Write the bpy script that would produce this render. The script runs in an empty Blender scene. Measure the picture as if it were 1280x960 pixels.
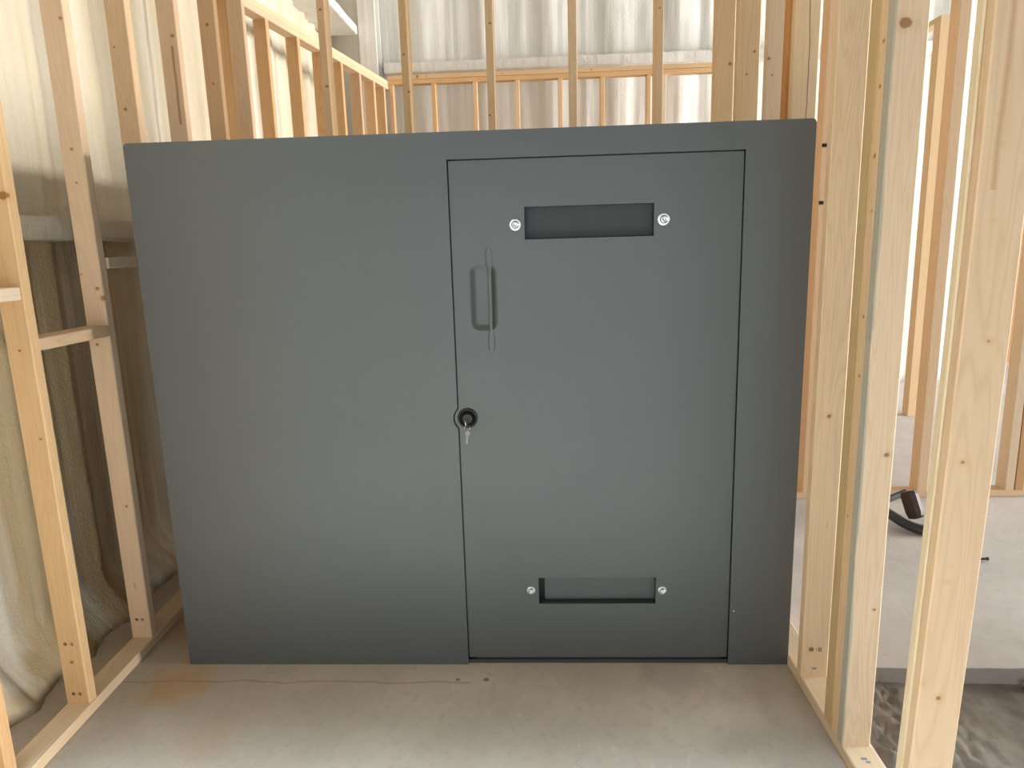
import bpy, bmesh, math, random
from mathutils import Vector, Matrix, noise
random.seed(7)
S = bpy.context.scene
C = S.collection
PI = math.pi

# ------------------------------------------------------------------ helpers
def link(o, parent=None):
    C.objects.link(o)
    if parent: o.parent = parent
    return o
def tag(o, label=None, cat=None, group=None, kind=None):
    if label: o['label'] = label
    if cat: o['category'] = cat
    if group: o['group'] = group
    if kind: o['kind'] = kind
    return o
def obj(name, bm, m, parent=None, loc=(0, 0, 0), rot=(0, 0, 0), smooth=False):
    me = bpy.data.meshes.new(name)
    bmesh.ops.recalc_face_normals(bm, faces=bm.faces[:])
    bm.to_mesh(me); bm.free()
    if m: me.materials.append(m)
    if smooth:
        for p in me.polygons: p.use_smooth = True
    o = bpy.data.objects.new(name, me)
    o.location = loc; o.rotation_euler = rot
    return link(o, parent)
def empty(name, loc=(0, 0, 0), rot=(0, 0, 0)):
    o = bpy.data.objects.new(name, None); o.location = loc; o.rotation_euler = rot
    o.empty_display_size = .1
    return link(o)
def add_box(bm, x0, x1, y0, y1, z0, z1, bev=0, seg=1):
    g = bmesh.ops.create_cube(bm, size=1)
    vs = g['verts']
    for v in vs:
        v.co = Vector((x0 + (v.co.x + .5) * (x1 - x0), y0 + (v.co.y + .5) * (y1 - y0), z0 + (v.co.z + .5) * (z1 - z0)))
    if bev:
        es = list({e for v in vs for e in v.link_edges})
        bmesh.ops.bevel(bm, geom=es, offset=bev, segments=seg, affect='EDGES')
    return bm
def box(*a, **k): return add_box(bmesh.new(), *a, **k)
def add_lathe(bm, prof, n=32, axis='Y'):
    """profile of (radius, height) turned about an axis"""
    rings = []
    for r, h in prof:
        ring = []
        for i in range(n):
            a = 2 * PI * i / n
            p = (r * math.cos(a), h, r * math.sin(a)) if axis == 'Y' else (r * math.cos(a), r * math.sin(a), h)
            ring.append(bm.verts.new(p))
        rings.append(ring)
    for a, b in zip(rings, rings[1:]):
        for i in range(n):
            bm.faces.new((a[i], a[(i + 1) % n], b[(i + 1) % n], b[i]))
    for r in (rings[0], rings[-1]):
        try: bm.faces.new(r)
        except ValueError: pass
    return bm
def add_tube(bm, pts, r, n=8, closed=False):
    pts = [Vector(p) for p in pts]; rings = []
    N = len(pts)
    for i, p in enumerate(pts):
        if closed: d = (pts[(i + 1) % N] - pts[i - 1]).normalized()
        else: d = (pts[min(i + 1, N - 1)] - pts[max(i - 1, 0)]).normalized()
        up = Vector((0, 1, 0)) if abs(d.y) < .9 else Vector((1, 0, 0))
        a = d.cross(up).normalized(); b = d.cross(a)
        rr = r(i / (N - 1)) if callable(r) else r
        rings.append([bm.verts.new(p + a * rr * math.cos(2 * PI * k / n) + b * rr * math.sin(2 * PI * k / n)) for k in range(n)])
    last = N if closed else N - 1
    for i in range(last):
        A, B = rings[i], rings[(i + 1) % N]
        for k in range(n): bm.faces.new((A[k], A[(k + 1) % n], B[(k + 1) % n], B[k]))
    if not closed:
        bm.faces.new(rings[0]); bm.faces.new(rings[-1])
    return bm
def plate_with_holes(outer, holes, thick):
    """flat plate in the XZ plane (front at y=0, going back to y=thick) with cut-outs; returns a bmesh"""
    cu = bpy.data.curves.new('tmp', 'CURVE'); cu.dimensions = '2D'; cu.fill_mode = 'BOTH'; cu.extrude = thick / 2
    for loop in [outer] + holes:
        sp = cu.splines.new('POLY'); sp.points.add(len(loop) - 1); sp.use_cyclic_u = True
        for i, (x, z) in enumerate(loop): sp.points[i].co = (x, z, 0, 1)
    o = bpy.data.objects.new('tmp', cu); C.objects.link(o)
    dg = bpy.context.evaluated_depsgraph_get()
    me = bpy.data.meshes.new_from_object(o.evaluated_get(dg))
    bm = bmesh.new(); bm.from_mesh(me)
    for v in bm.verts:
        x, y, z = v.co
        v.co = (x, thick / 2 - z, y)
    bmesh.ops.remove_doubles(bm, verts=bm.verts[:], dist=1e-5)
    bpy.data.objects.remove(o); bpy.data.curves.remove(cu); bpy.data.meshes.remove(me)
    return bm
def rect(x0, x1, z0, z1): return [(x0, z0), (x1, z0), (x1, z1), (x0, z1)]
def rrect(x0, x1, z0, z1, r, n=8):
    out = []
    for cx, cz, a0 in ((x1 - r, z0 + r, -PI / 2), (x1 - r, z1 - r, 0), (x0 + r, z1 - r, PI / 2), (x0 + r, z0 + r, PI)):
        for i in range(n + 1):
            a = a0 + PI / 2 * i / n; out.append((cx + r * math.cos(a), cz + r * math.sin(a)))
    return out

# ------------------------------------------------------------------ materials
class NT:
    def __init__(s, name):
        s.m = bpy.data.materials.new(name); s.m.use_nodes = True
        s.t = s.m.node_tree; s.b = s.t.nodes['Principled BSDF']
    def n(s, ty, **k):
        x = s.t.nodes.new(ty)
        for a, v in k.items():
            if a in x.inputs.keys() if isinstance(a, str) else False: x.inputs[a].default_value = v
            else: setattr(x, a, v)
        return x
    def l(s, a, b): s.t.links.new(a, b)
    def val(s, nd, **k):
        for a, v in k.items(): nd.inputs[a.replace('_', ' ')].default_value = v
        return nd
    def noise(s, vec, scale, detail=3, rough=.5, dist=0):
        x = s.n('ShaderNodeTexNoise'); x.inputs['Scale'].default_value = scale; x.inputs['Detail'].default_value = detail
        x.inputs['Roughness'].default_value = rough; x.inputs['Distortion'].default_value = dist
        if vec is not None: s.l(vec, x.inputs['Vector'])
        return x
    def mapping(s, vec, scale=(1, 1, 1), loc=(0, 0, 0)):
        x = s.n('ShaderNodeMapping'); x.inputs['Scale'].default_value = scale; x.inputs['Location'].default_value = loc
        s.l(vec, x.inputs['Vector']); return x.outputs[0]
    def ramp(s, fac, stops):
        x = s.n('ShaderNodeValToRGB'); e = x.color_ramp.elements
        while len(e) < len(stops): e.new(.5)
        for i, (p, c) in enumerate(stops):
            e[i].position = p; e[i].color = (*c, 1) if len(c) == 3 else c
        s.l(fac, x.inputs[0]); return x.outputs[0]
    def mix(s, fac, a, b, mode='MIX'):
        x = s.n('ShaderNodeMix'); x.data_type = 'RGBA'; x.blend_type = mode
        for sock, v in ((x.inputs[0], fac), (x.inputs[6], a), (x.inputs[7], b)):
            if isinstance(v, (int, float)): sock.default_value = v
            elif isinstance(v, tuple): sock.default_value = (*v, 1)
            else: s.l(v, sock)
        return x.outputs[2]
    def math(s, op, a, b=0, clamp=False):
        x = s.n('ShaderNodeMath'); x.operation = op; x.use_clamp = clamp
        for i, v in enumerate((a, b)):
            if isinstance(v, (int, float)): x.inputs[i].default_value = v
            else: s.l(v, x.inputs[i])
        return x.outputs[0]
    def bump(s, h, strength=.3, dist=.01):
        x = s.n('ShaderNodeBump'); x.inputs['Strength'].default_value = strength; x.inputs['Distance'].default_value = dist
        s.l(h, x.inputs['Height']); s.l(x.outputs[0], s.b.inputs['Normal'])

def wood(name, base=(.67, .49, .325), dark=(.48, .31, .17), knots=(), wane=None, vein=None, vcol=(.16, .07, .03)):
    """pine: grain runs along local Z.  knots: (x, y, z, radius) in local metres.
    wane: (side, width, colour) discoloured strip along one edge in local x."""
    T = NT(name)
    tc = T.n('ShaderNodeTexCoord').outputs['Object']
    oi = T.n('ShaderNodeObjectInfo')
    off = T.n('ShaderNodeVectorMath'); off.operation = 'SCALE'; off.inputs[0].default_value = (37, 19, 53)
    T.l(oi.outputs['Random'], off.inputs['Scale'])
    ad = T.n('ShaderNodeVectorMath'); ad.operation = 'ADD'; T.l(tc, ad.inputs[0]); T.l(off.outputs[0], ad.inputs[1])
    v = ad.outputs[0]
    # growth rings: noise stretched along Z, wrapped to bands
    n1 = T.noise(T.mapping(v, (9, 9, .55)), 1.4, 2, .45, .4)
    w = T.math('FRACT', T.math('MULTIPLY', n1.outputs[0], 19))
    tri = T.math('ABSOLUTE', T.math('SUBTRACT', T.math('MULTIPLY', w, 2), 1))
    band = T.math('POWER', tri, 2.2)
    fine = T.noise(T.mapping(v, (210, 210, 3)), 1, 3, .6)
    big = T.noise(T.mapping(v, (4, 4, .8)), 1.2, 2)
    c = T.mix(T.math('MULTIPLY', band, .62), base, dark)
    c = T.mix(T.math('MULTIPLY', fine.outputs[0], .35), c, tuple(x * .83 for x in base))
    lt = tuple(min(1, x * 1.12 + .02) for x in base)
    c = T.mix(T.math('MULTIPLY', big.outputs[0], .6), c, lt)
    # tiny random pin knots
    vo = T.n('ShaderNodeTexVoronoi'); vo.inputs['Scale'].default_value = 1; T.l(T.mapping(v, (11, 11, 3.2)), vo.inputs['Vector'])
    sp = T.n('ShaderNodeSeparateColor'); T.l(vo.outputs['Color'], sp.inputs[0])
    gate = T.math('GREATER_THAN', sp.outputs[0], .82)
    kn = T.math('MULTIPLY', gate, T.math('SUBTRACT', 1, T.math('MULTIPLY', T.math('SUBTRACT', vo.outputs['Distance'], .035), 18), True), True)
    c = T.mix(T.math('MULTIPLY', kn, .8), c, (.20, .095, .035))
    geo = tc
    for kx, ky, kz, r in knots:
        r *= .85
        d = T.n('ShaderNodeVectorMath'); d.operation = 'DISTANCE'
        wob = T.noise(tc, 40, 2)
        T.l(T.mapping(geo, (1, 1, 1.15)), d.inputs[0]); d.inputs[1].default_value = (kx, ky, kz * 1.15)
        dd = T.math('ADD', d.outputs['Value'], T.math('MULTIPLY', T.math('SUBTRACT', wob.outputs[0], .5), r * 1.1))
        core = T.math('SUBTRACT', 1, T.math('DIVIDE', dd, r), True)
        core = T.math('MULTIPLY', T.math('SUBTRACT', core, .12), 4.5, True)
        halo = T.math('SUBTRACT', 1, T.math('DIVIDE', dd, r * 1.9), True)
        c = T.mix(T.math('MULTIPLY', halo, .6, True), c, (.56, .33, .15))
        c = T.mix(T.math('MULTIPLY', core, .85), c, (.29, .135, .05))
    if wane:
        side, width, col = wane
        xs = T.n('ShaderNodeSeparateXYZ'); T.l(tc, xs.inputs[0])
        wn = T.noise(T.mapping(v, (1, 1, 3)), 2.0, 2)
        edge = T.math('ADD', T.math('MULTIPLY', xs.outputs[0], float(-side)), width)      # >0 inside the strip
        edge = T.math('ADD', edge, T.math('MULTIPLY', T.math('SUBTRACT', wn.outputs[0], .5), .012))
        f = T.math('MULTIPLY', edge, 300, True)
        c = T.mix(T.math('MULTIPLY', f, .8), c, col)
    if vein:
        x0, z0, z1, wd = vein
        xs = T.n('ShaderNodeSeparateXYZ'); T.l(tc, xs.inputs[0])
        wn = T.noise(T.mapping(v, (1, 1, 2)), 2.0, 3)
        dx = T.math('ABSOLUTE', T.math('ADD', T.math('SUBTRACT', xs.outputs[0], x0), T.math('MULTIPLY', T.math('SUBTRACT', wn.outputs[0], .5), .02)))
        f = T.math('SUBTRACT', 1, T.math('DIVIDE', dx, wd), True)
        f = T.math('MULTIPLY', f, T.math('MULTIPLY', T.math('GREATER_THAN', xs.outputs[2], z0), T.math('LESS_THAN', xs.outputs[2], z1)))
        c = T.mix(T.math('MULTIPLY', f, 1.0, True), c, vcol)
    # each board has its own tint (object colour) and a slight random value
    c = T.mix(1.0, c, oi.outputs['Color'], 'MULTIPLY')
    hs = T.n('ShaderNodeHueSaturation'); T.l(c, hs.inputs['Color'])
    T.l(T.math('ADD', T.math('MULTIPLY', oi.outputs['Random'], .14), .93), hs.inputs['Value'])
    T.l(T.math('ADD', T.math('MULTIPLY', oi.outputs['Random'], -.20), 1.15), hs.inputs['Saturation'])
    T.l(hs.outputs[0], T.b.inputs['Base Color'])
    T.b.inputs['Roughness'].default_value = .72
    T.b.inputs['Specular IOR Level'].default_value = .25
    T.bump(T.math('ADD', fine.outputs[0], T.math('MULTIPLY', band, .4)), .25, .002)
    return T.m

def concrete(name, base, dark, stain=None, rough=.75, edge=None):
    T = NT(name)
    tc = T.n('ShaderNodeTexCoord').outputs['Object']
    a = T.noise(tc, 1.6, 6, .62); b = T.noise(tc, 9, 5, .65); f = T.noise(tc, 140, 3, .6)
    c = T.mix(T.ramp(a.outputs[0], [(.35, (0, 0, 0)), (.68, (1, 1, 1))]), dark, base)
    c = T.mix(T.math('MULTIPLY', T.ramp(b.outputs[0], [(.45, (0, 0, 0)), (.75, (1, 1, 1))]), .35), c, tuple(x * .75 for x in base))
    m2 = T.noise(tc, 26, 6, .7)
    c = T.mix(T.math('MULTIPLY', T.ramp(m2.outputs[0], [(.52, (0, 0, 0)), (.68, (1, 1, 1))]), .35), c, tuple(x * .72 for x in dark))
    c = T.mix(T.math('MULTIPLY', f.outputs[0], .22), c, tuple(x * .55 for x in base))
    # pale scuffs
    sc = T.noise(T.mapping(tc, (6, 2.2, 1)), 3.2, 6, .7, 1.2)
    c = T.mix(T.math('MULTIPLY', T.ramp(sc.outputs[0], [(.60, (0, 0, 0)), (.72, (1, 1, 1))]), .28), c, tuple(min(1, x * 1.35) for x in base))
    # dark specks
    vo = T.n('ShaderNodeTexVoronoi'); vo.inputs['Scale'].default_value = 16; T.l(T.mapping(tc, (1, .45, 1)) if False else tc, vo.inputs['Vector'])
    spk = T.math('SUBTRACT', 1, T.math('MULTIPLY', vo.outputs['Distance'], 16), True)
    sp = T.n('ShaderNodeSeparateColor'); T.l(vo.outputs['Color'], sp.inputs[0])
    spk = T.math('MULTIPLY', spk, T.math('GREATER_THAN', sp.outputs[1], .62))
    c = T.mix(T.math('MULTIPLY', spk, .6), c, tuple(x * .35 for x in dark))
    if stain:
        for (sx, sy, r, col, st) in stain:
            d = T.n('ShaderNodeVectorMath'); d.operation = 'DISTANCE'; T.l(tc, d.inputs[0]); d.inputs[1].default_value = (sx, sy, 0)
            wob = T.noise(tc, 7, 4, .6)
            dd = T.math('ADD', d.outputs['Value'], T.math('MULTIPLY', T.math('SUBTRACT', wob.outputs[0], .5), r * 1.6))
            f2 = T.math('MULTIPLY', T.math('SUBTRACT', 1, T.math('DIVIDE', dd, r), True), 1.8, True)
            c = T.mix(T.math('MULTIPLY', f2, st), c, col)
        # hairline cracks and the saw-cut in front of the steel box
        xs = T.n('ShaderNodeSeparateXYZ'); T.l(tc, xs.inputs[0])
        w = T.noise(T.mapping(tc, (2.5, 1, 1)), 2.4, 5, .6)
        dy = T.math('ABSOLUTE', T.math('SUBTRACT', T.math('ADD', xs.outputs[1], .105), T.math('MULTIPLY', T.math('SUBTRACT', w.outputs[0], .5), .05)))
        ln = T.math('SUBTRACT', 1, T.math('DIVIDE', dy, .006), True)
        ln = T.math('MULTIPLY', ln, T.math('LESS_THAN', xs.outputs[0], 1.05))
        c = T.mix(T.math('MULTIPLY', ln, .6), c, tuple(x * .45 for x in dark))
    if edge:
        xs = T.n('ShaderNodeSeparateXYZ'); T.l(tc, xs.inputs[0])
        f3 = T.math('MULTIPLY', T.math('LESS_THAN', xs.outputs[2], -.003), T.math('ADD', T.math('MULTIPLY', b.outputs[0], .6), .5), True)
        c = T.mix(f3, c, edge)
        near = T.math('SUBTRACT', 1, T.math('DIVIDE', T.math('ADD', T.math('ADD', xs.outputs[1], .02), T.math('MULTIPLY', T.math('SUBTRACT', b.outputs[0], .5), .7)), .35), True)
        c = T.mix(T.math('MULTIPLY', near, .5), c, tuple(x * 1.9 for x in edge))
    T.l(c, T.b.inputs['Base Color']); T.b.inputs['Roughness'].default_value = rough
    T.bump(T.math('ADD', b.outputs[0], T.math('MULTIPLY', f.outputs[0], .5)), .25, .006)
    return T.m

def foam(name, white, cream, gold=None, bmp=.35):
    T = NT(name)
    tc = T.n('ShaderNodeTexCoord').outputs['Object']
    a = T.noise(T.mapping(tc, (1, 1, .35)), 2.2, 4, .6)
    st = T.noise(T.mapping(tc, (16, 16, .5)), 1.2, 3, .55)
    peb = T.noise(tc, 85, 4, .65)
    c = T.mix(T.ramp(a.outputs[0], [(.35, (0, 0, 0)), (.7, (1, 1, 1))]), white, cream)
    c = T.mix(T.math('MULTIPLY', T.ramp(st.outputs[0], [(.5, (0, 0, 0)), (.7, (1, 1, 1))]), .45), c, tuple(x * y for x, y in zip(cream, (.86, .82, .72))))
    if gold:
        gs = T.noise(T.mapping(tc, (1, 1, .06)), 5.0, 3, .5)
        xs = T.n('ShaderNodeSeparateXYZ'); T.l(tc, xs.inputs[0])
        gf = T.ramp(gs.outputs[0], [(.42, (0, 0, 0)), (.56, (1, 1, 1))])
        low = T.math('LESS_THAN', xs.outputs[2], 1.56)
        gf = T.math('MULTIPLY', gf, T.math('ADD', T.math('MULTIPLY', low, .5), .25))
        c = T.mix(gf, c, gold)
    T.l(c, T.b.inputs['Base Color']); T.b.inputs['Roughness'].default_value = .6
    T.b.inputs['Specular IOR Level'].default_value = .3
    T.bump(T.math('ADD', peb.outputs[0], T.math('MULTIPLY', st.outputs[0], 1.5)), bmp, .009)
    return T.m

def paint(name, col, rough, bumps=.05, spec=.5):
    T = NT(name)
    tc = T.n('ShaderNodeTexCoord').outputs['Object']
    a = T.noise(tc, 3.0, 3); f = T.noise(tc, 350, 2, .6)
    c = T.mix(T.math('MULTIPLY', a.outputs[0], .3), col, tuple(x * .9 for x in col))
    sc = T.noise(T.mapping(tc, (9, 9, 2)), 6, 5, .7, 1.5)
    c = T.mix(T.math('MULTIPLY', T.ramp(sc.outputs[0], [(.70, (0, 0, 0)), (.74, (1, 1, 1))]), .18), c, tuple(x * 1.5 for x in col))
    T.l(c, T.b.inputs['Base Color'])
    T.l(T.math('ADD', T.math('MULTIPLY', a.outputs[0], .08), rough - .04), T.b.inputs['Roughness'])
    T.b.inputs['Specular IOR Level'].default_value = spec
    T.bump(f.outputs[0], bumps, .002)
    return T.m
def metal(name, col, rough, met=1.0):
    T = NT(name); tc = T.n('ShaderNodeTexCoord').outputs['Object']
    a = T.noise(tc, 120, 3)
    T.l(T.mix(T.math('MULTIPLY', a.outputs[0], .35), col, tuple(x * .6 for x in col)), T.b.inputs['Base Color'])
    T.b.inputs['Roughness'].default_value = rough; T.b.inputs['Metallic'].default_value = met
    return T.m

PINE = wood('pine')
PINE2 = wood('pine_pale', (.72, .58, .42), (.62, .46, .29))
PINE3 = wood('pine_orange', (.66, .44, .26), (.55, .32, .16))
GREY = (.24, .25, .22)
CONC = concrete('tan_concrete', (.53, .455, .37), (.42, .355, .285),
                stain=[(.02, -.10, .16, (.50, .27, .08), .55), (-.12, .25, .2, (.46, .25, .09), .5), (.25, -.38, .14, (.45, .30, .18), .35),
                       (1.405, -.565, .030, (.13, .10, .07), .6), (1.53, -.58, .05, (.42, .38, .20), .35), (1.10, -.09, .012, (.10, .08, .07), .8), (1.0, -.09, .012, (.10, .08, .07), .8), (1.75, -.06, .16, (.26, .22, .18), .4)])
CONC_LIT = concrete('lit_concrete', (.66, .63, .61), (.54, .50, .48), edge=(.20, .18, .155))  # same concrete as the main floor, stronger daylight put into its colour
CONC_ROUGH = concrete('rough_concrete', (.25, .215, .18), (.13, .108, .09), rough=.95)
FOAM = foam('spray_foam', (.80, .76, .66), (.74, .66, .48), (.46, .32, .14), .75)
FOAM_W = foam('spray_foam_white', (.80, .79, .76), (.76, .74, .70))
STEEL = paint('grey_shelter_paint', (.062, .0705, .0705), .46, spec=1.0)
STEEL_SHADE = paint('grey_recess_shade', (.042, .048, .047), .55)  # darkened copy of the shelter grey, recess shade put into the colour
BLACK = paint('black_plastic', (.010, .010, .011), .5)
CLAMPM = paint('dark_clamp_enamel', (.03, .034, .042), .4)
RUSTB = paint('brown_rubber', (.045, .022, .014), .6)
SILVER = metal('zinc', (.78, .82, .83), .32)
KEYM = metal('nickel', (.75, .75, .76), .25)
INK = paint('stamp_ink', (.24, .15, .085), .8)
INKB = paint('blue_ink', (.20, .24, .32), .8)
GIRT = foam('girt_foam', (.74, .71, .60), (.66, .62, .47))

# ------------------------------------------------------------------ setting
def struct(name, bm, m, label=None, **k):
    o = obj(name, bm, m, **k); o['kind'] = 'structure'
    if label: o['label'] = label
    return o
TH = .25
struct('floor', box(-3, 2.25, -8, 9, -TH, 0), CONC)
bm = bmesh.new()
# far slab with a rough broken edge
add_box(bm, 2.25, 14, -.02, 12, -TH, 0)
bmesh.ops.subdivide_edges(bm, edges=[e for e in bm.edges if abs(e.verts[0].co.y + .02) < 1e-4 and abs(e.verts[1].co.y + .02) < 1e-4 and abs(e.verts[0].co.x - e.verts[1].co.x) > 1], cuts=160, use_grid_fill=True)
for v in bm.verts:
    if abs(v.co.y + .02) < 1e-3 and 2.26 < v.co.x < 13.9:
        v.co.y += .006 * noise.noise(Vector((v.co.x * 14, v.co.z * 9, 0))); 
struct('floor', bm, CONC_LIT)
bm = bmesh.new()
bmesh.ops.create_grid(bm, x_segments=260, y_segments=180, size=1)
for v in bm.verts:
    x, y = 2.2 + (v.co.x + 1) * 1.6, -3.6 + (v.co.y + 1) * 1.81
    h = noise.fractal(Vector((x * 9, y * 9, 0)), 1, 2, 6) * .006
    near = max(0, min(1, (2.72 - x) / .25))
    h += near * (noise.fractal(Vector((x * 38, y * 38, 3)), .8, 2, 5) * .015 + .008 + .03 * max(0, noise.noise(Vector((x * 9, y * 9, 8)))))
    v.co = (x, y, -.062 + min(h, .05) * (1 if y < -.06 else .5))
struct('floor', bm, CONC_ROUGH, smooth=True)
DECK = paint('grey_roof_deck', (.20, .20, .19), .7)
struct('ceiling', box(-1.2, 15, -5.5, 9.2, 5.2, 5.3), DECK)
struct('wall_front', box(-1.2, 15, -5.5, -5.38, 4.85, 5.2), DECK)
struct('wall_right', box(14.6, 14.7, -5.38, 9.2, 3.3, 5.2), DECK)

def foam_wall(name, a, b, z0, z1, nrm, m, amp=.035, pitch=.30, flare=0, seed=0, du=.02, dz=.05, rough=.006):
    """spray-foamed corrugated wall from a to b (2-D points), bulging along nrm, 12 cm thick"""
    a, b, nrm = Vector(a), Vector(b), Vector(nrm)
    L = (b - a).length; nu = int(L / du); nz = int((z1 - z0) / dz)
    bm = bmesh.new(); g = []
    for j in range(nz + 1):
        z = z0 + (z1 - z0) * j / nz; row = []
        for i in range(nu + 1):
            u = L * i / nu
            ph = u / pitch + .05 * noise.noise(Vector((u * 1.3, z * .25, seed)))
            s = ph % 1.0
            r = math.exp(-((s - .5) / .17) ** 2)                      # rounded rib
            r2 = .35 * math.exp(-((((u / pitch * 3.1) % 1.0) - .5) / .2) ** 2)
            n1 = noise.noise(Vector((u * 9, z * 1.2, seed + 5)))
            n2 = noise.noise(Vector((u * 22, z * 5, seed + 9)))
            n3 = abs(noise.noise(Vector((u * 26, z * .5, seed + 15))))
            d = amp * (r + r2 * .6) * (min(1, .35 + z * 2.2) if flare else 1) + rough * 1.6 * n1 + rough * n2 - rough * 2.2 * n3
            if flare:
                zt = .17 + .03 * noise.noise(Vector((u * 3, 1, seed)))
                e = max(0, 1 - z / zt)
                d += flare * e * (1 + .3 * noise.noise(Vector((u * 7, 0, seed + 2)))) + .012 * math.exp(-((z - zt) / .02) ** 2)
            p = a + (b - a) * (i / nu) + nrm * d
            row.append(bm.verts.new((p.x, p.y, z)))
        g.append(row)
    for j in range(nz):
        for i in range(nu): bm.faces.new((g[j][i], g[j][i + 1], g[j + 1][i + 1], g[j + 1][i]))
    # back skin gives the wall its thickness
    bk = [bm.verts.new((p[0] - nrm.x * .12, p[1] - nrm.y * .12, z)) for p, z in ((a, z0), (b, z0), (b, z1), (a, z1))]
    bm.faces.new(bk)
    bm.faces.new([bk[0]] + [g[j][0] for j in range(nz + 1)] + [bk[3]])
    bm.faces.new([bk[1]] + [g[j][-1] for j in range(nz + 1)] + [bk[2]])
    bm.faces.new([bk[0]] + g[0] + [bk[1]]); bm.faces.new([bk[3]] + g[-1] + [bk[2]])
    return struct(name, bm, m, smooth=True)
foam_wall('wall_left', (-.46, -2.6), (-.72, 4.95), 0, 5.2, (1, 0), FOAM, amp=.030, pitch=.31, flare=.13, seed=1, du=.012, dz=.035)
foam_wall('wall_back', (-.74, 4.95), (5.7, 4.95), 0, 5.2, (0, -1), FOAM_W, amp=.03, pitch=.62, seed=4, du=.025, dz=.1, rough=.005)
# girts: horizontal rails buried under the foam
def soft_bar(x0, x1, y0, y1, z0, z1, axis, seed, r=.006):
    bm = box(x0, x1, y0, y1, z0, z1)
    L = (x1 - x0) if axis == 'X' else (y1 - y0)
    es = [e for e in bm.edges if abs((e.verts[0].co - e.verts[1].co).dot(Vector((1, 0, 0) if axis == 'X' else (0, 1, 0)))) > L * .9]
    bmesh.ops.subdivide_edges(bm, edges=es, cuts=int(L / .05), use_grid_fill=True)
    bmesh.ops.bevel(bm, geom=[e for e in bm.edges if len(e.link_faces) == 2 and e.calc_face_angle(0) > 1], offset=.006, segments=2, affect='EDGES')
    for v in bm.verts:
        v.co += Vector((noise.noise(v.co * 11 + Vector((seed, 0, 0))), noise.noise(v.co * 11 + Vector((0, seed, 5))), noise.noise(v.co * 11 + Vector((0, 9, seed))))) * r
    return bm
g1 = obj('wall_girt', soft_bar(-.56, -.405, -2.5, 1.2, 1.545, 1.625, 'Y', 3), GIRT)
tag(g1, 'foam-covered horizontal rail on the left wall, behind the studs', 'girt')
g2 = obj('wall_girt', soft_bar(-.70, -.375, 2.6, 4.71, 3.46, 3.54, 'Y', 8), FOAM_W)
tag(g2, 'white foam-covered rail high in the far left corner', 'girt')
g3 = obj('wall_girt', soft_bar(-.16, 5.6, 4.78, 4.93, 3.13, 3.22, 'X', 12), FOAM_W)
tag(g3, 'long white foam-covered rail on the back wall above the low wall plate', 'girt')
cb = bmesh.new()
add_box(cb, -.365, -.200, 4.715, 4.735, 0, 5.18, bev=.004); add_box(cb, -.29, -.275, 4.735, 4.90, 0, 5.18); add_box(cb, -.365, -.200, 4.90, 4.915, 0, 5.18, bev=.004)
tag(obj('corner_column', cb, FOAM_W), 'white steel column standing in the far left corner', 'column')

# ------------------------------------------------------------------ lumber
def board_bm(w, t, L, bev=.003, bow=0, seed=0):
    """board w (local x) by t (local y) by L (local z), origin at centre of the lower end"""
    bm = bmesh.new(); n = max(2, int(L / .3))
    prof = [(-w/2+bev, -t/2), (w/2-bev, -t/2), (w/2, -t/2+bev), (w/2, t/2-bev), (w/2-bev, t/2), (-w/2+bev, t/2), (-w/2, t/2-bev), (-w/2, -t/2+bev)]
    rows = []
    for k in range(n + 1):
        z = L * k / n
        dx = bow * math.sin(PI * k / n) + .0012 * noise.noise(Vector((z * 2, seed, 0)))
        dy = .0012 * noise.noise(Vector((z * 2, seed, 7)))
        rows.append([bm.verts.new((x + dx, y + dy, z)) for x, y in prof])
    for A, B in zip(rows, rows[1:]):
        for i in range(8): bm.faces.new((A[i], A[(i+1) % 8], B[(i+1) % 8], B[i]))
    bm.faces.new(rows[0][::-1]); bm.faces.new(rows[-1])
    return bm
SEED = [0]
def board(name, label, cat, group, p, w, t, L, rot=(0, 0, 0), m=PINE, tint=(1, 1, 1), bow=0):
    SEED[0] += 1
    o = obj(name, board_bm(w, t, L, bow=bow, seed=SEED[0]), m, loc=p, rot=rot)
    o.color = (*tint, 1)
    tag(o, label, cat, group)
    return o
T4 = .038
def stud(label, x, y, L, w=.08, t=T4, group=None, z=T4, m=PINE, tint=(1, 1, 1), tilt=0, name='wall_stud', bow=0):
    """x, y = left edge and near face of the wide side that faces the viewer"""
    return board(name, label, 'stud', group, (x + w/2, y + t/2, z), w, t, L, (0, tilt, 0), m, tint, bow)
def plateY(label, x, y0, y1, z, w=.08, t=T4, m=PINE, tint=(1, 1, 1), name='bottom_plate', rz=0):
    return board(name, label, 'plate', None, (x + w/2, y0, z + t/2), w, t, y1 - y0, (-PI/2, 0, rz), m, tint)
def plateX(label, x0, x1, y, z, d=.089, t=T4, m=PINE, tint=(1, 1, 1), name='bottom_plate'):
    # local z -> world x, local x -> world -z ; thickness along local x
    return board(name, label, 'plate', None, (x0, y + d/2, z + t/2), t, d, x1 - x0, (0, PI/2, 0), m, tint)

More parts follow.
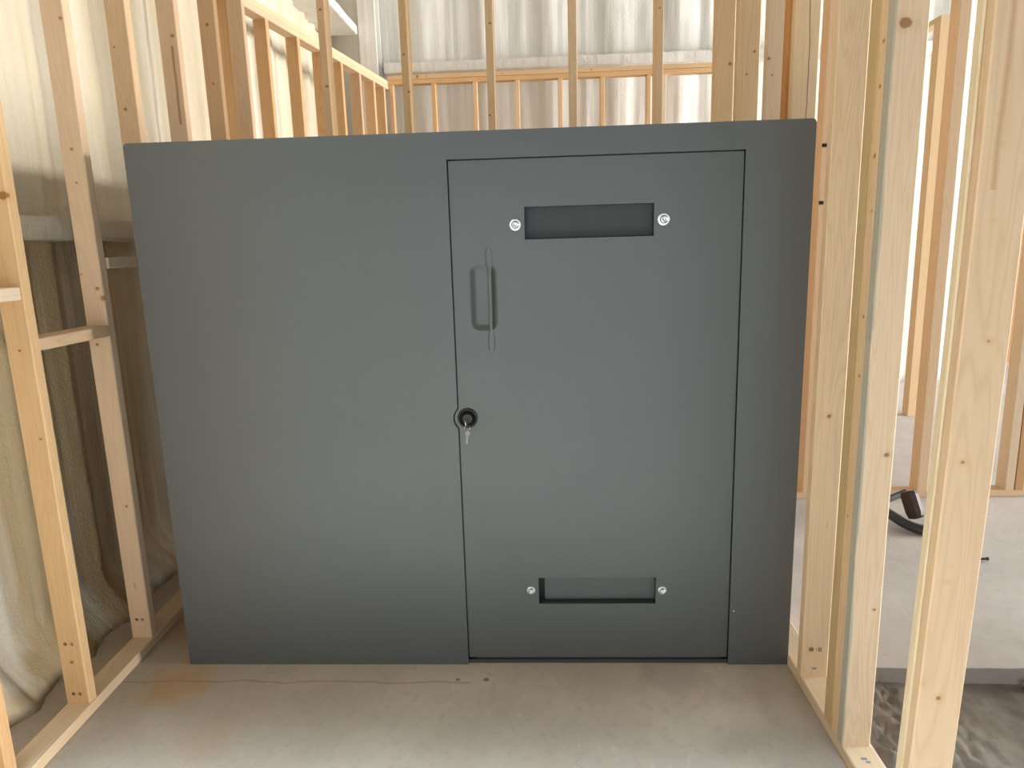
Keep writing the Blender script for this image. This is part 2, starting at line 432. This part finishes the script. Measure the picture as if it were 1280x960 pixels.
def stamp(parent, x, y, z, s=1, m=INK, flat=False):
    """small illegible grade mark: a ring with a cross and short ticks, set on the board face (local coords)"""
    bm = bmesh.new()
    def q(a, b, c, d):
        if flat: add_box(bm, x + a*s, x + b*s, y + c*s, y + d*s, z - .0002, z + .0004)
        else: add_box(bm, x + a*s, x + b*s, y - .0004, y + .0002, z + c*s, z + d*s)
    for k in range(10):
        a = 2*PI*k/10; cx, cz = -.014 + .006*math.cos(a), .006*math.sin(a)
        q(cx - .0018, cx + .0018, cz - .0018, cz + .0018)
    q(-.020, -.008, -.0010, .0010); q(-.015, -.013, -.006, .006)
    for u, h in ((.002, .003), (.009, .007), (.013, .007), (.017, .006)): q(u, u + .0022, -h, h)
    q(.009, .019, -.0075, -.0055); 
    return obj('grade_stamp', bm, m, parent)

GL = 'studs of the left wall'
# left wall: bottom plate and studs, nearest first
TOPZ = 3.62; SL = TOPZ - T4
pl = plateY('pale bottom plate on the floor under the left wall studs', -.275, -2.4, 1.30, 0, w=.085, m=PINE2, tint=(1.0, .98, .95), rz=.035)
pl.location.x = -.155; pl.location.y = -2.4
plateY('top plate over the tall left wall studs', -.275, -1.3, 1.60, TOPZ, name='top_plate')
plateY('bottom plate along the lower left wall behind the steel box', -.275, 1.62, 4.44, 0)

mA = wood('pine_near_left', (.72, .50, .29), (.56, .34, .16), knots=[(.028, -.019, 1.62, .020), (.0, -.019, 1.175, .006), (.02, -.019, .903, .007), (.0, -.019, .15, .009)])
mB = wood('pine_left_second', (.69, .51, .35), (.58, .40, .25), knots=[(.025, -.019, 2.203, .009), (.0, -.019, 1.798, .009), (.0, -.019, 1.69, .007), (.02, -.019, 1.335, .010), (-.01, -.019, 1.138, .008), (-.03, -.019, 1.384, .006), (.012, -.019, .533, .008), (.036, -.019, 1.30, .014)])
mC = wood('pine_left_third', (.64, .46, .30), (.54, .36, .21), knots=[(-.006, -.019, 1.995, .009), (-.02, -.019, 2.217, .007)])
mD = wood('pine_left_fourth', (.60, .43, .29), (.50, .33, .20), vcol=(.30, .16, .07), vein=(.012, 2.0, 2.32, .008), knots=[(.02, -.019, 2.36, .012)])
mE = wood('pine_left_fifth', (.58, .40, .25), (.48, .31, .18), knots=[(.0, -.019, 2.516, .012), (.0, -.019, 2.252, .008)])
z = stud('cut-off stud at the lower left edge of the view, nearest of the left wall', -.272, -.632, SL, group=GL, m=PINE3)
a = stud('left wall stud second from the viewer, standing just in front of the steel box', -.272, -.276, SL, w=.078, group=GL, m=mA)
b = stud('left wall stud beside the front left edge of the box, blocking on both sides', -.285, .118, SL, w=.078, group=GL, m=mB)
c = stud('third left wall stud from the viewer rising behind the left top corner of the box', -.297, .50, SL, group=GL, m=mC)
d = stud('left wall stud with a brown pitch streak, above the left part of the box', -.297, .88, SL, group=GL, m=mD)
e = stud('left wall stud with two dark knots just left of the corner pair', -.296, 1.27, SL, group=GL, m=mE)
f = stud('corner stud ending the tall part of the left wall', -.292, 1.60, SL, group=GL, m=PINE)
stamp(a, .0, -.0195, .215, .8); stamp(a, .0, -.0195, .035, .8)
stamp(b, .0, -.0195, .075, .8)
# blocking between the studs
def block(label, y0, y1, ztop, x=-.285, w=.085, m=PINE, dz=0):
    o = board('blocking', label, 'blocking', 'short blocks between left wall studs', (x + w/2, y0, ztop - T4/2), w, T4, y1 - y0, (-PI/2 + dz, 0, 0), m)
    return o
block('short wood block between the two nearest full left studs, lower than the others', -.236, .116, 1.243, m=PINE)
block('short wood block at the left edge of the view, left of the second stud', -.592, -.278, 1.40, m=PINE2)
block('short wood block partly hidden behind the steel box, above the other blocks', .158, .50, 1.477, x=-.283, m=PINE2)

# far low left wall: swings slightly inward, double top plate
GF = 'studs of the far low left wall'
ZF = 2.912
ang = math.atan2(.35, 2.2)             # the wall runs from (-.45,1.75) to (-.06,4.4)
def fx(y): return -.470 + (y - 1.75) * (.40 / 2.65) - .089
rz_ = -math.atan2(.40, 2.65)
p1 = board('top_plate', 'lower top plate of the low wall descending to the far left corner', 'plate', None, (fx(1.62) + .0445, 1.62, ZF + T4/2), .089, T4, 2.92, (-PI/2, 0, rz_), PINE)
p2 = board('top_plate', 'upper top plate doubled on the low wall in the far left', 'plate', None, (fx(1.62) + .0445, 1.62, ZF + T4*1.5 + .001), .083, T4, 2.88, (-PI/2, 0, rz_), PINE2, (1, .95, .85))
far_names = ['first stud of the low left wall, right behind the tall corner stud', 'second stud of the low left wall under its top plate',
             'third stud of the low left wall, left of the tall stud in front of it', 'fourth stud of the low left wall, right of the leftmost tall stud',
             'fifth stud of the low left wall with a round knot', 'sixth stud of the low left wall in shade', 'orange seventh stud of the low left wall near the far corner',
             'last orange stud of the low left wall at the far corner']
ys = [1.98, 2.38, 2.78, 3.16, 3.47, 3.82, 4.12, 4.36]
for k, y in enumerate(ys):
    m = PINE3 if k in (6, 7) else PINE
    tn = (.78, .70, .62) if k == 5 else ((.92, .84, .72) if k < 6 else (1, 1, 1))  # the sixth stud's shade is put into its darker tint
    o = stud(far_names[k], fx(y), y, ZF - T4, w=.089, group=GF, m=m, tint=tn); o.rotation_euler.z = rz_

# tall partition right behind the steel box
GT = 'tall studs of the partition behind the box'
mT = [wood('pine_tall_%s' % 'abcde'[i], (.66, .47, .28), (.56, .37, .20), knots=k) for i, k in enumerate([
    [(0, -.0445, 2.57, .008), (.005, -.0445, 2.225, .010)], [(-.005, -.0445, 2.355, .009), (.012, -.0445, 2.185, .008)],
    [(.003, -.0445, 2.477, .008), (-.01, -.0445, 2.064, .007)], [], [(.0, -.0445, 2.51, .008)]])]
tl = ['leftmost tall stud of the partition, crossing in front of the low left wall', 'second tall stud behind the box, nearest the far corner column', 'middle tall stud behind the box, rising left of the box centre',
      'fourth tall stud behind the box, above the recessed top slot', 'fifth tall stud behind the box, left of the low wall opening']
for k, (x, lab) in enumerate(zip((.268, .661, 1.072, 1.466, 1.873), tl)):
    board('wall_stud', lab, 'stud', GT, (x + .019, 1.345, T4), T4, .089, SL, (0, 0, 0), mT[k])
plateX('bottom plate of the tall partition behind the steel box', -.20, 2.14, 1.30, 0)
plateX('top plate of the tall partition behind the steel box', -.20, 2.14, 1.30, TOPZ, name='top_plate')

# back low wall
GB = 'studs of the low back wall'
YB = 4.46
plateX('lower top plate of the low back wall', -.06, 2.935, YB, 2.955, name='top_plate', m=PINE, tint=(1.1, 1.03, .93))
plateX('upper top plate of the low back wall, dark knot near its left end', -.06, 2.935, YB, 2.995, name='top_plate', m=wood('pine_back_plate', (.74, .53, .33), (.62, .38, .19), knots=[(0, -.0445, .272, .016), (0, -.0445, .36, .008), (0, -.0445, 1.05, .008), (0, -.0445, 1.85, .009)]))
plateX('bottom plate of the low back wall', -.06, 2.30, YB, 0)
bl = ['back wall stud nearest the far left corner', 'back wall stud first to the right of the second tall stud', 'second back wall stud right of the second tall stud',
      'back wall stud just right of the middle tall stud', 'back wall stud midway between the third and fourth tall studs', 'back wall stud right of the fourth tall stud']
for k, x in enumerate((-.055, .335, .715, 1.10, 1.49, 1.87)):
    board('wall_stud', bl[k], 'stud', GB, (x + .019, YB + .0445, T4), T4, .089, 2.915, (0, 0, 0), PINE, (1.08, .99, .88))
board('wall_stud', 'doubled back wall stud on the left of the opening', 'stud', GB, (2.285 + .019, YB + .0445, T4), T4, .089, 2.915, (0, 0, 0), PINE, (1, .9, .78))
board('wall_stud', 'back wall trimmer stud along the left side of the opening', 'stud', GB, (2.425 + .019, YB + .0445, T4), T4, .089, 2.915, (0, 0, 0), PINE2)
board('wall_stud', 'reddish back wall stud behind the fifth tall stud', 'stud', GB, (2.385 + .019, YB + .0445, T4), T4, .089, 2.915, (0, 0, 0), PINE3)
board('wall_stud', 'end stud of the low back wall at the far right', 'stud', GB, (2.895 + .019, YB + .0445, T4), T4, .089, 2.915, (0, 0, 0), PINE)

# right wall
GR = 'studs of the right wall'
mR1 = wood('pine_door_side', (.74, .55, .365), (.56, .385, .215), knots=[(-.012, -.019, 1.926, .023), (.021, -.019, .872, .010), (.020, -.019, .429, .008)])
mR1w = wood('pine_waney', (.74, .55, .365), (.56, .385, .215), knots=[(-.016, -.019, 1.926, .023), (.021, -.019, .872, .010), (.020, -.019, .429, .008)], wane=(1, -.0345, (.33, .34, .29)))
mR2 = wood('pine_jack', (.70, .48, .28), (.60, .36, .18), knots=[(-.0445, -.006, 1.90, .010), (-.0445, -.002, 1.797, .009), (-.0445, .0, 1.634, .010), (-.0445, -.005, 1.50, .007), (-.0445, .0, 1.232, .008), (-.0445, .0, 1.074, .007), (-.0445, .012, .674, .006)])
mR3 = wood('pine_box_side', (.74, .55, .36), (.56, .38, .21), knots=[(-.003, -.019, .895, .011)])
r1 = stud('big-knotted stud at the left of the right doorway, grey bark edge', 2.157, -.457, SL, w=.080, group=GR, m=mR1w)
r2 = stud('knotty stud pressed against the back of the big-knotted doorway stud', 2.159, -.418, SL, w=.085, group=GR, m=mR2)
r2b = stud('greenish stud behind the two doorway studs on the right', 2.158, -.379, SL, w=.085, t=.056, group=GR, m=PINE, tint=(.86, .88, .78))
r3 = stud('right wall stud standing just beside the front right edge of the box', 2.159, -.125, SL, w=.087, group=GR, m=mR3)
r5 = stud('cracked right wall stud over the top right corner of the box', 2.172, .27, SL, w=.083, group=GR, m=wood('pine_cracked', (.72, .53, .33), (.62, .42, .24), vein=(.008, 1.5, 3.2, .0025)))
r5b = stud('orange stud edge against the cracked stud above the box', 2.160, .309, SL, w=.09, group=GR, m=PINE3, tint=(.92, .72, .58))
r6 = stud('right wall stud in the middle of the group above the box', 2.200, .66, SL, w=.088, group=GR, m=wood('pine_right_mid', (.70, .53, .34), (.6, .42, .25), knots=[(-.035, -.019, 2.12, .009), (-.02, -.019, 2.06, .006)]))
r7 = stud('right wall stud nearest the partition behind the box', 2.176, 1.00, SL, w=.098, group=GR, m=wood('pine_right_far', (.68, .49, .29), (.58, .38, .21), knots=[(.025, -.019, 2.23, .009), (-.005, -.019, 2.14, .006)]))
r8 = stud('corner stud where the partition meets the right wall', 2.148, 1.30, SL, w=.096, group=GR, m=wood('pine_corner', (.68, .49, .29), (.58, .38, .21), knots=[(.028, -.019, 2.253, .012)]))
plateY('bottom plate of the right wall beside the steel box', 2.159, -.545, 1.29, 0, w=.086, m=PINE2)
plateY('top plate over the right wall studs', 2.159, -1.2, 1.40, TOPZ, name='top_plate')
stamp(r3, .0, -.0195, .10, 1.0)
st = obj('ink_mark', box(-.008, .006, -.0197, -.0192, .026, .033), INKB, r3)
bp = obj('ink_mark', box(2.190, 2.206, -.510, -.502, .0378, .0384), INKB); bp2 = obj('ink_mark', box(2.198, 2.210, -.522, -.515, .0378, .0384), INKB)
rp = [o for o in bpy.data.objects if o.get('label') == 'bottom plate of the right wall beside the steel box'][0]
bpy.context.view_layer.update()
for q in (bp, bp2):
    q.parent = rp; q.matrix_parent_inverse = rp.matrix_world.inverted()

GN = 'studs right of the doorway'
mN = wood('pine_doorway_right', (.66, .475, .315), (.50, .33, .19), knots=[(.015, -.019, 1.676, .007), (.025, -.019, 1.627, .006), (.025, -.019, 1.498, .006), (.012, -.019, 1.049, .009), (.01, -.019, .837, .006), (.005, -.019, .802, .009), (.012, -.019, .545, .011), (-.025, -.019, .578, .009), (.036, -.019, 1.28, .010)], vein=(.018, 1.55, 2.3, .008), vcol=(.52, .33, .20))
stud('large near stud at the right of the doorway, nearest of all', 2.060, -.95, SL, w=.088, t=.027, group=GN, m=mN, z=0, bow=.034)
stud('pale trimmer stud directly behind the large near doorway stud', 2.061, -.922, SL, w=.084, t=.025, group=GN, m=PINE2, tint=(1, 1, .96), z=0, bow=.030)

# far wall across the pale slab
YF = 1.62
plateX('bottom plate of the wall across the pale slab', 2.26, 5.6, YF, 0, m=PINE2, tint=(1, .9, .82))
GX = 'studs of the wall across the pale slab'
board('wall_stud', 'pinkish far stud seen along the right edge of the box, two dark clips on it', 'stud', GX, (2.812, YF + .0445, T4), .042, .089, SL, (0, 0, 0), PINE2, (1, .87, .76))
board('wall_stud', 'pinkish far stud on the slab plate, close left of the large doorway stud', 'stud', GX, (3.462, YF + .0445, T4), .058, .089, SL, (0, 0, 0), PINE2, (1, .9, .8))
board('wall_stud', 'pale far stud at the right edge of the view', 'stud', GX, (3.945, YF + .0445, T4), .05, .089, SL, (0, 0, 0), PINE2)
board('wall_stud', 'brownish far stud at the very right edge of the view', 'stud', GX, (4.00, YF + .0445, T4), .05, .089, SL, (0, 0, 0), PINE, (.9, .8, .7))
plateX('top plate of the wall across the pale slab', 2.26, 5.6, YF, TOPZ, name='top_plate')
for zc in (1.948, 1.657):
    bm = box(-.021, .021, -.052, -.0445, zc - .010 - T4, zc + .008 - T4, bev=.002)
    add_box(bm, -.012, -.004, -.056, -.051, zc - .006 - T4, zc + .004 - T4)
    add_box(bm, .004, .012, -.056, -.051, zc - .006 - T4, zc + .004 - T4)
    obj('dark_clip', bm, BLACK, [o for o in bpy.data.objects if str(o.get('label', '')).startswith('pinkish far stud')][0])
board('wall_stud', 'orange stud standing deep in the next room, seen through the doorway', 'stud', None, (4.37, 3.54, 0), .10, .089, 3.04, (0, 0, 0), PINE2, (1, .92, .80))
board('top_plate', 'bright plate on top of the orange stud in the next room', 'plate', None, (4.37, 3.5, 3.06), .089, T4, 1.4, (-PI/2, 0, 0), PINE2, (1, 1, .9))
board('diagonal_brace', 'orange diagonal brace low in the next room, seen through the doorway gap', 'brace', None, (4.55, 4.2, 0), T4, .089, 1.2, (0, -.35, 0), PINE3)
board('door_post', 'reddish brown post standing far away at the right edge of the view', 'post', None, (6.69, 6.0, 0), .15, .14, 3.2, (0, 0, 0), PINE3, (.55, .42, .36))

# ------------------------------------------------------------------ steel safe room
W, H, D = 2.16, 1.83, 1.20
box_ = empty('steel_safe_room', (0, 0, 0))
tag(box_, 'large dark grey steel safe room with a flush door, standing on the concrete floor', 'safe room')
DX0, DX1, DZ0, DZ1 = 1.029, 1.952, .026, 1.747        # door opening
LX, LZ, LR = 1.061, .914, .044                        # lock centre
g = .004
def bump_left(x, grow):
    """edge going down the left side of the doorway with the round notch beside the lock"""
    R = LR + grow; a = math.acos(max(-1, min(1, (LX - x) / R)))
    return [(LX - R * math.cos(t), LZ + R * math.sin(t)) for t in [a - 2 * a * i / 14 for i in range(15)]]
outer = [(0, 0), (DX0, 0), (DX0, LZ - .2)] + bump_left(DX0, .003)[::-1] + [(DX0, DZ1), (DX1, DZ1), (DX1, 0), (W, 0), (W, H - .012), (W - .004, H - .003), (W - .012, H), (.012, H), (.004, H - .003), (0, H - .012)]
fr = plate_with_holes(outer, [], .008)
obj('front_panel', fr, STEEL, box_)
sh = bmesh.new()
t = .006
for a_ in ((0, t, .008, D, 0, H - .006), (W - t, W, .008, D, 0, H - .006), (0, W, D - t, D, 0, H - .006), (0, W, .008, D, H - .010, H - .002)):
    add_box(sh, *a_)
obj('shell', sh, STEEL, box_)
# door frame stop behind the gap
fs = bmesh.new()
add_box(fs, DX0 - .03, DX1 + .03, .018, .024, DZ0 - .02, DZ0 + .03); add_box(fs, DX0 - .06, DX0 + .03, .018, .024, 0, DZ1); add_box(fs, DX1 - .03, DX1 + .03, .018, .024, 0, DZ1)
add_box(fs, DX0 - .03, DX1 + .03, .018, .024, DZ1 - .03, DZ1 + .03)
obj('door_stop', fs, STEEL_SHADE, box_)
obj('sill', box(DX0, DX1, .010, .03, 0, .014), STEEL_SHADE, box_)

dl = [(DX0 + g, DZ0), (DX0 + g, LZ - .2)] + bump_left(DX0 + g, -.001)[::-1] + [(DX0 + g, DZ1 - g), (DX1 - g, DZ1 - g), (DX1 - g, DZ0)]
V1 = (1.268, 1.676, 1.496, 1.597); V2 = (1.2878, 1.6965, .2308, .3325)
cup = rrect(1.086, 1.176, 1.207, 1.424, .030)
door = plate_with_holes(dl, [rect(*V1), rect(*V2), cup], .012)
DY = .006
dr = obj('door', door, STEEL, box_, loc=(0, DY, 0))
# slots: four side faces and a baffle plate deeper in
def slot(v, x_off, bmt):
    x0, x1, z0, z1 = v; bm = bmesh.new(); dp = .050; q = .004
    add_box(bm, x0 - q, x0, .012, dp, z0 - q, z1 + q); add_box(bm, x1, x1 + q, .012, dp, z0 - q, z1 + q)
    add_box(bm, x0 - q, x1 + q, .012, dp, z0 - q, z0); add_box(bm, x0 - q, x1 + q, .012, dp, z1, z1 + q)
    o = obj('vent_slot', bm, STEEL_SHADE, dr)
    obj('baffle', box(x0 + x_off, x1, .036, .040, z0 + .002, z1), bmt, o)
    obj('slot_dark', box(x0 - q, x1 + q, dp, dp + .003, z0 - q, z1 + q), BLACK, o)  # black sheet standing in for the shaded interior behind the slot
slot(V1, 0, STEEL_SHADE); slot(V2, .021, STEEL)
# recessed grip: dished pan with a flat welded pull bar across it
bm = bmesh.new()
rings = []
for k, (ins, yy) in enumerate([(0, .0003), (.004, .0016), (.009, .0052), (.015, .0092), (.021, .0110)]):
    loop = rrect(1.086 + ins, 1.176 - ins, 1.207 + ins, 1.424 - ins, max(.004, .030 - ins))
    rings.append([bm.verts.new((x, yy, z_)) for x, z_ in loop])
for A, B in zip(rings, rings[1:]):
    n = len(A)
    for i in range(n): bm.faces.new((A[i], A[(i+1) % n], B[(i+1) % n], B[i]))
bm.faces.new(rings[-1])
obj('grip_pan', bm, STEEL, dr, smooth=True)
bm = bmesh.new()
xc = 1.1515
def hw(zz):   # half width of the pull along its height: paddles at both ends, slim bar between
    u = abs(zz - 1.306)
    if u > .150: return .012 * math.sqrt(max(0, 1 - ((u - .150) / .019) ** 2))
    if u > .118: return .012
    return .0052 + .0068 * max(0, (u - .098) / .02) if u > .098 else .0052
L_, R_ = [], []
zs = [1.306 - .1689 + .3378 * i / 60 for i in range(61)]
def yf(zz): u = abs(zz - 1.306); return -.004 if u > .115 else -.007 + .003 * max(0, (u - .09) / .025)
fr_, bk_ = [], []
for zz in zs:
    w_ = max(.0008, hw(zz)); y_ = yf(zz)
    fr_.append([bm.verts.new((xc - w_, y_ + .003, zz)), bm.verts.new((xc - w_ * .6, y_, zz)), bm.verts.new((xc + w_ * .6, y_, zz)), bm.verts.new((xc + w_, y_ + .003, zz)), bm.verts.new((xc + w_, .0005, zz)), bm.verts.new((xc - w_, .0005, zz))])
for A, B in zip(fr_, fr_[1:]):
    for i in range(6): bm.faces.new((A[i], A[(i+1) % 6], B[(i+1) % 6], B[i]))
bm.faces.new(fr_[0]); bm.faces.new(fr_[-1])
obj('pull_handle', bm, STEEL, dr, smooth=False)

# bolts
def bolt(x, z_, r):
    bm = bmesh.new()
    add_lathe(bm, [(r, 0), (r, -.002), (r * .88, -.0032), (r * .62, -.0034)], 32)
    o = obj('washer', bm, SILVER, dr, loc=(x, 0, z_), smooth=False)
    bm = bmesh.new()
    add_lathe(bm, [(r * .70, -.003), (r * .70, -.006), (r * .62, -.010), (r * .45, -.0125), (r * .32, -.0132), (r * .30, -.009), (.0005, -.009)], 24)
    h = obj('bolt_head', bm, SILVER, o, smooth=True)
for x, z_, r in ((1.239, 1.5424, .0185), (1.7057, 1.5458, .0190), (1.2612, .2853, .0150), (1.7183, .283, .0150)): bolt(x, z_, r)
# lock
bm = bmesh.new()
add_lathe(bm, [(.034, .0), (.034, -.003), (.032, -.006), (.029, -.0065), (.026, -.004), (.025, -.001), (.0005, -.001)], 40)
lk = obj('lock_escutcheon', bm, BLACK, dr, loc=(LX + .001, 0, LZ), smooth=True)
bm = bmesh.new()
add_lathe(bm, [(.017, -.003), (.017, -.010), (.0155, -.013), (.0005, -.0135)], 28)
add_box(bm, -.0012, .0012, -.0145, -.0130, -.007, .007)
obj('lock_cylinder', bm, paint('lock_grey', (.022, .023, .022), .5), lk, smooth=False)
# weld spots: tiny paint chip on the right jamb
obj('paint_chip', box(1.963, 1.968, -.0006, .0004, .205, .209), SILVER, box_)

# keys
k1 = empty('key', (LX - .001, -.012, LZ - .006))
tag(k1, 'silver key standing in the black lock of the grey door', 'key')
bm = box(-.0045, .0045, -.018, .010, -.0008, .0008)
obj('blade', bm, KEYM, k1, rot=(0, PI/2 * .9, 0))
bm = bmesh.new(); add_lathe(bm, [(.0055, -.0009), (.0115, -.0009), (.0115, .0009), (.0055, .0009), (.0055, -.0009)], 20, 'Z')
obj('bow', bm, KEYM, k1, loc=(0, -.027, -.001), rot=(0, PI/2 * .9, 0))
bm = bmesh.new()
add_tube(bm, [(.011 * math.cos(a), 0, .011 * math.sin(a)) for a in [2 * PI * i / 24 for i in range(24)]], .0009, 6, closed=True)
kr = obj('key_ring', bm, KEYM, loc=(LX + .003, -.046, LZ - .022), rot=(.25, .0, .6)); tag(kr, 'small wire ring hanging from the key in the lock', 'key ring')
k2 = empty('key', (LX + .005, -.045, LZ - .034), (0, .15, .5))
tag(k2, 'second silver key dangling from the wire ring below the lock', 'key')
bm = bmesh.new(); add_lathe(bm, [(.0035, -.0009), (.0085, -.0009), (.0085, .0009), (.0035, .0009), (.0035, -.0009)], 20, 'Y')
obj('bow', bm, KEYM, k2, loc=(0, 0, -.006))
bm = box(-.003, .003, -.0008, .0008, -.040, -.013)
for q in range(4): add_box(bm, .0028, .0042, -.0007, .0007, -.038 + q * .006, -.035 + q * .006)
obj('blade', bm, KEYM, k2)

# ------------------------------------------------------------------ clamp and bolt on the far slab
cl = empty('c_clamp', (3.195, 1.20, .004), (0, 0, .25))
tag(cl, 'dark iron C-clamp lying on the pale slab beyond the doorway', 'clamp')
bm = bmesh.new()
# C frame lying tilted: swept thick bar
arc = [(-.07, .17, .06), (-.085, .12, .06), (-.085, .03, .05), (-.07, -.04, .035), (-.035, -.095, .025), (.02, -.115, .022), (.07, -.105, .024), (.10, -.07, .028), (.105, -.03, .035)]
P = [Vector(p) for p in arc]; pts = []
for i in range(len(P) - 1):
    for k in range(5):
        t_ = k / 5; p0 = P[max(i-1, 0)]; p1_ = P[i]; p2_ = P[i+1]; p3 = P[min(i+2, len(P)-1)]
        pts.append(.5 * ((2*p1_) + (-p0+p2_)*t_ + (2*p0-5*p1_+4*p2_-p3)*t_*t_ + (-p0+3*p1_-3*p2_+p3)*t_**3))
pts.append(P[-1])
add_tube(bm, pts, .025, 8)
obj('frame', bm, CLAMPM, cl, smooth=True)
bm = bmesh.new(); add_tube(bm, [(-.10, .165, .062), (.13, .205, .10)], .018, 10)
obj('screw', bm, CLAMPM, cl)
bm = bmesh.new(); add_lathe(bm, [(.012, .0), (.038, .004), (.043, .02), (.043, .11), (.036, .14), (.012, .145)], 10, 'Z')
obj('grip', bm, RUSTB, cl, loc=(.050, .10, .150), rot=(math.radians(150), math.radians(12), .3))
bm = bmesh.new(); add_lathe(bm, [(.016, 0), (.03, .006), (.03, .03), (.016, .036)], 14, 'Z')
obj('swivel_pad', bm, CLAMPM, cl, loc=(.105, -.03, .03), rot=(-PI/2, 0, .1))
bm = bmesh.new()
add_lathe(bm, [(.006, 0), (.006, .045)], 8, 'Z'); add_lathe(bm, [(.009, .045), (.009, .050)], 6, 'Z')
bo = obj('loose_bolt', bm, CLAMPM, loc=(3.283, .80, .012), rot=(0, PI/2, .05)); tag(bo, 'small dark bolt lying on the pale slab at the right', 'bolt')
# litter on the rough ground
bm = bmesh.new(); bmesh.ops.create_icosphere(bm, subdivisions=3, radius=.022)
for v in bm.verts: v.co = Vector((v.co.x * 1.3, v.co.y, v.co.z * .6)) * (1 + .35 * noise.noise(v.co * 60))
pb = obj('pebble', bm, paint('reddish_stone', (.32, .19, .12), .8), loc=(2.965, -.055, -.045), smooth=True); tag(pb, 'small reddish stone beside the edge of the pale slab', 'stone')

# ------------------------------------------------------------------ light
def area(name, loc, rot, sx, sy, power, col):
    l = bpy.data.lights.new(name, 'AREA'); l.shape = 'RECTANGLE'; l.size = sx; l.size_y = sy; l.energy = power; l.color = col
    o = bpy.data.objects.new(name, l); o.location = loc; o.rotation_euler = rot; C.objects.link(o); return o
# daylight through the big door opening behind the viewer
area('door_daylight', (1.2, -5.3, 1.2), (PI/2, 0, 0), 5.2, 2.4, 50, (.90, .95, 1.0))
# added unseen downlight: its floor patch brightens the steel box by reflection
rl = area('added_downlight', (1.1, -2.05, 5.12), (0, 0, 0), 3.8, 2.1, 140, (.66, .84, 1.0)); rl.data.spread = math.radians(20)
# daylight through the high window band of the right-hand exterior wall
area('window_daylight', (14.4, 1.2, 1.75), (0, PI/2, 0), 2.9, 6.0, 2400, (1.0, .97, .92))
w = bpy.data.worlds.new('World'); S.world = w; w.use_nodes = True
bg = w.node_tree.nodes['Background']; bg.inputs[0].default_value = (.84, .92, 1, 1); bg.inputs[1].default_value = .35

# ------------------------------------------------------------------ camera (level-corrected phone wide angle)
yaw, pit, roll = .0491, .1956, -.0286
f_ = Vector((-math.sin(yaw) * math.cos(pit), math.cos(yaw) * math.cos(pit), -math.sin(pit)))
r_ = Vector((math.cos(yaw), math.sin(yaw), 0)); u_ = r_.cross(f_)
r2_ = r_ * math.cos(roll) + u_ * math.sin(roll); u2_ = -r_ * math.sin(roll) + u_ * math.cos(roll)
cam = bpy.data.cameras.new('Camera'); co = bpy.data.objects.new('Camera', cam); C.objects.link(co)
co.matrix_world = Matrix(((r2_.x, u2_.x, -f_.x, 1.3253), (r2_.y, u2_.y, -f_.y, -2.2556), (r2_.z, u2_.z, -f_.z, 1.4764), (0, 0, 0, 1)))
cam.sensor_width = 36; cam.lens = 869.34 / 1280 * 36; cam.clip_start = .02; cam.clip_end = 100
S.camera = co
S.view_settings.view_transform = 'Standard'; S.view_settings.look = 'None'; S.view_settings.gamma = 1
S.view_settings.use_curve_mapping = False
S.view_settings.exposure = .40
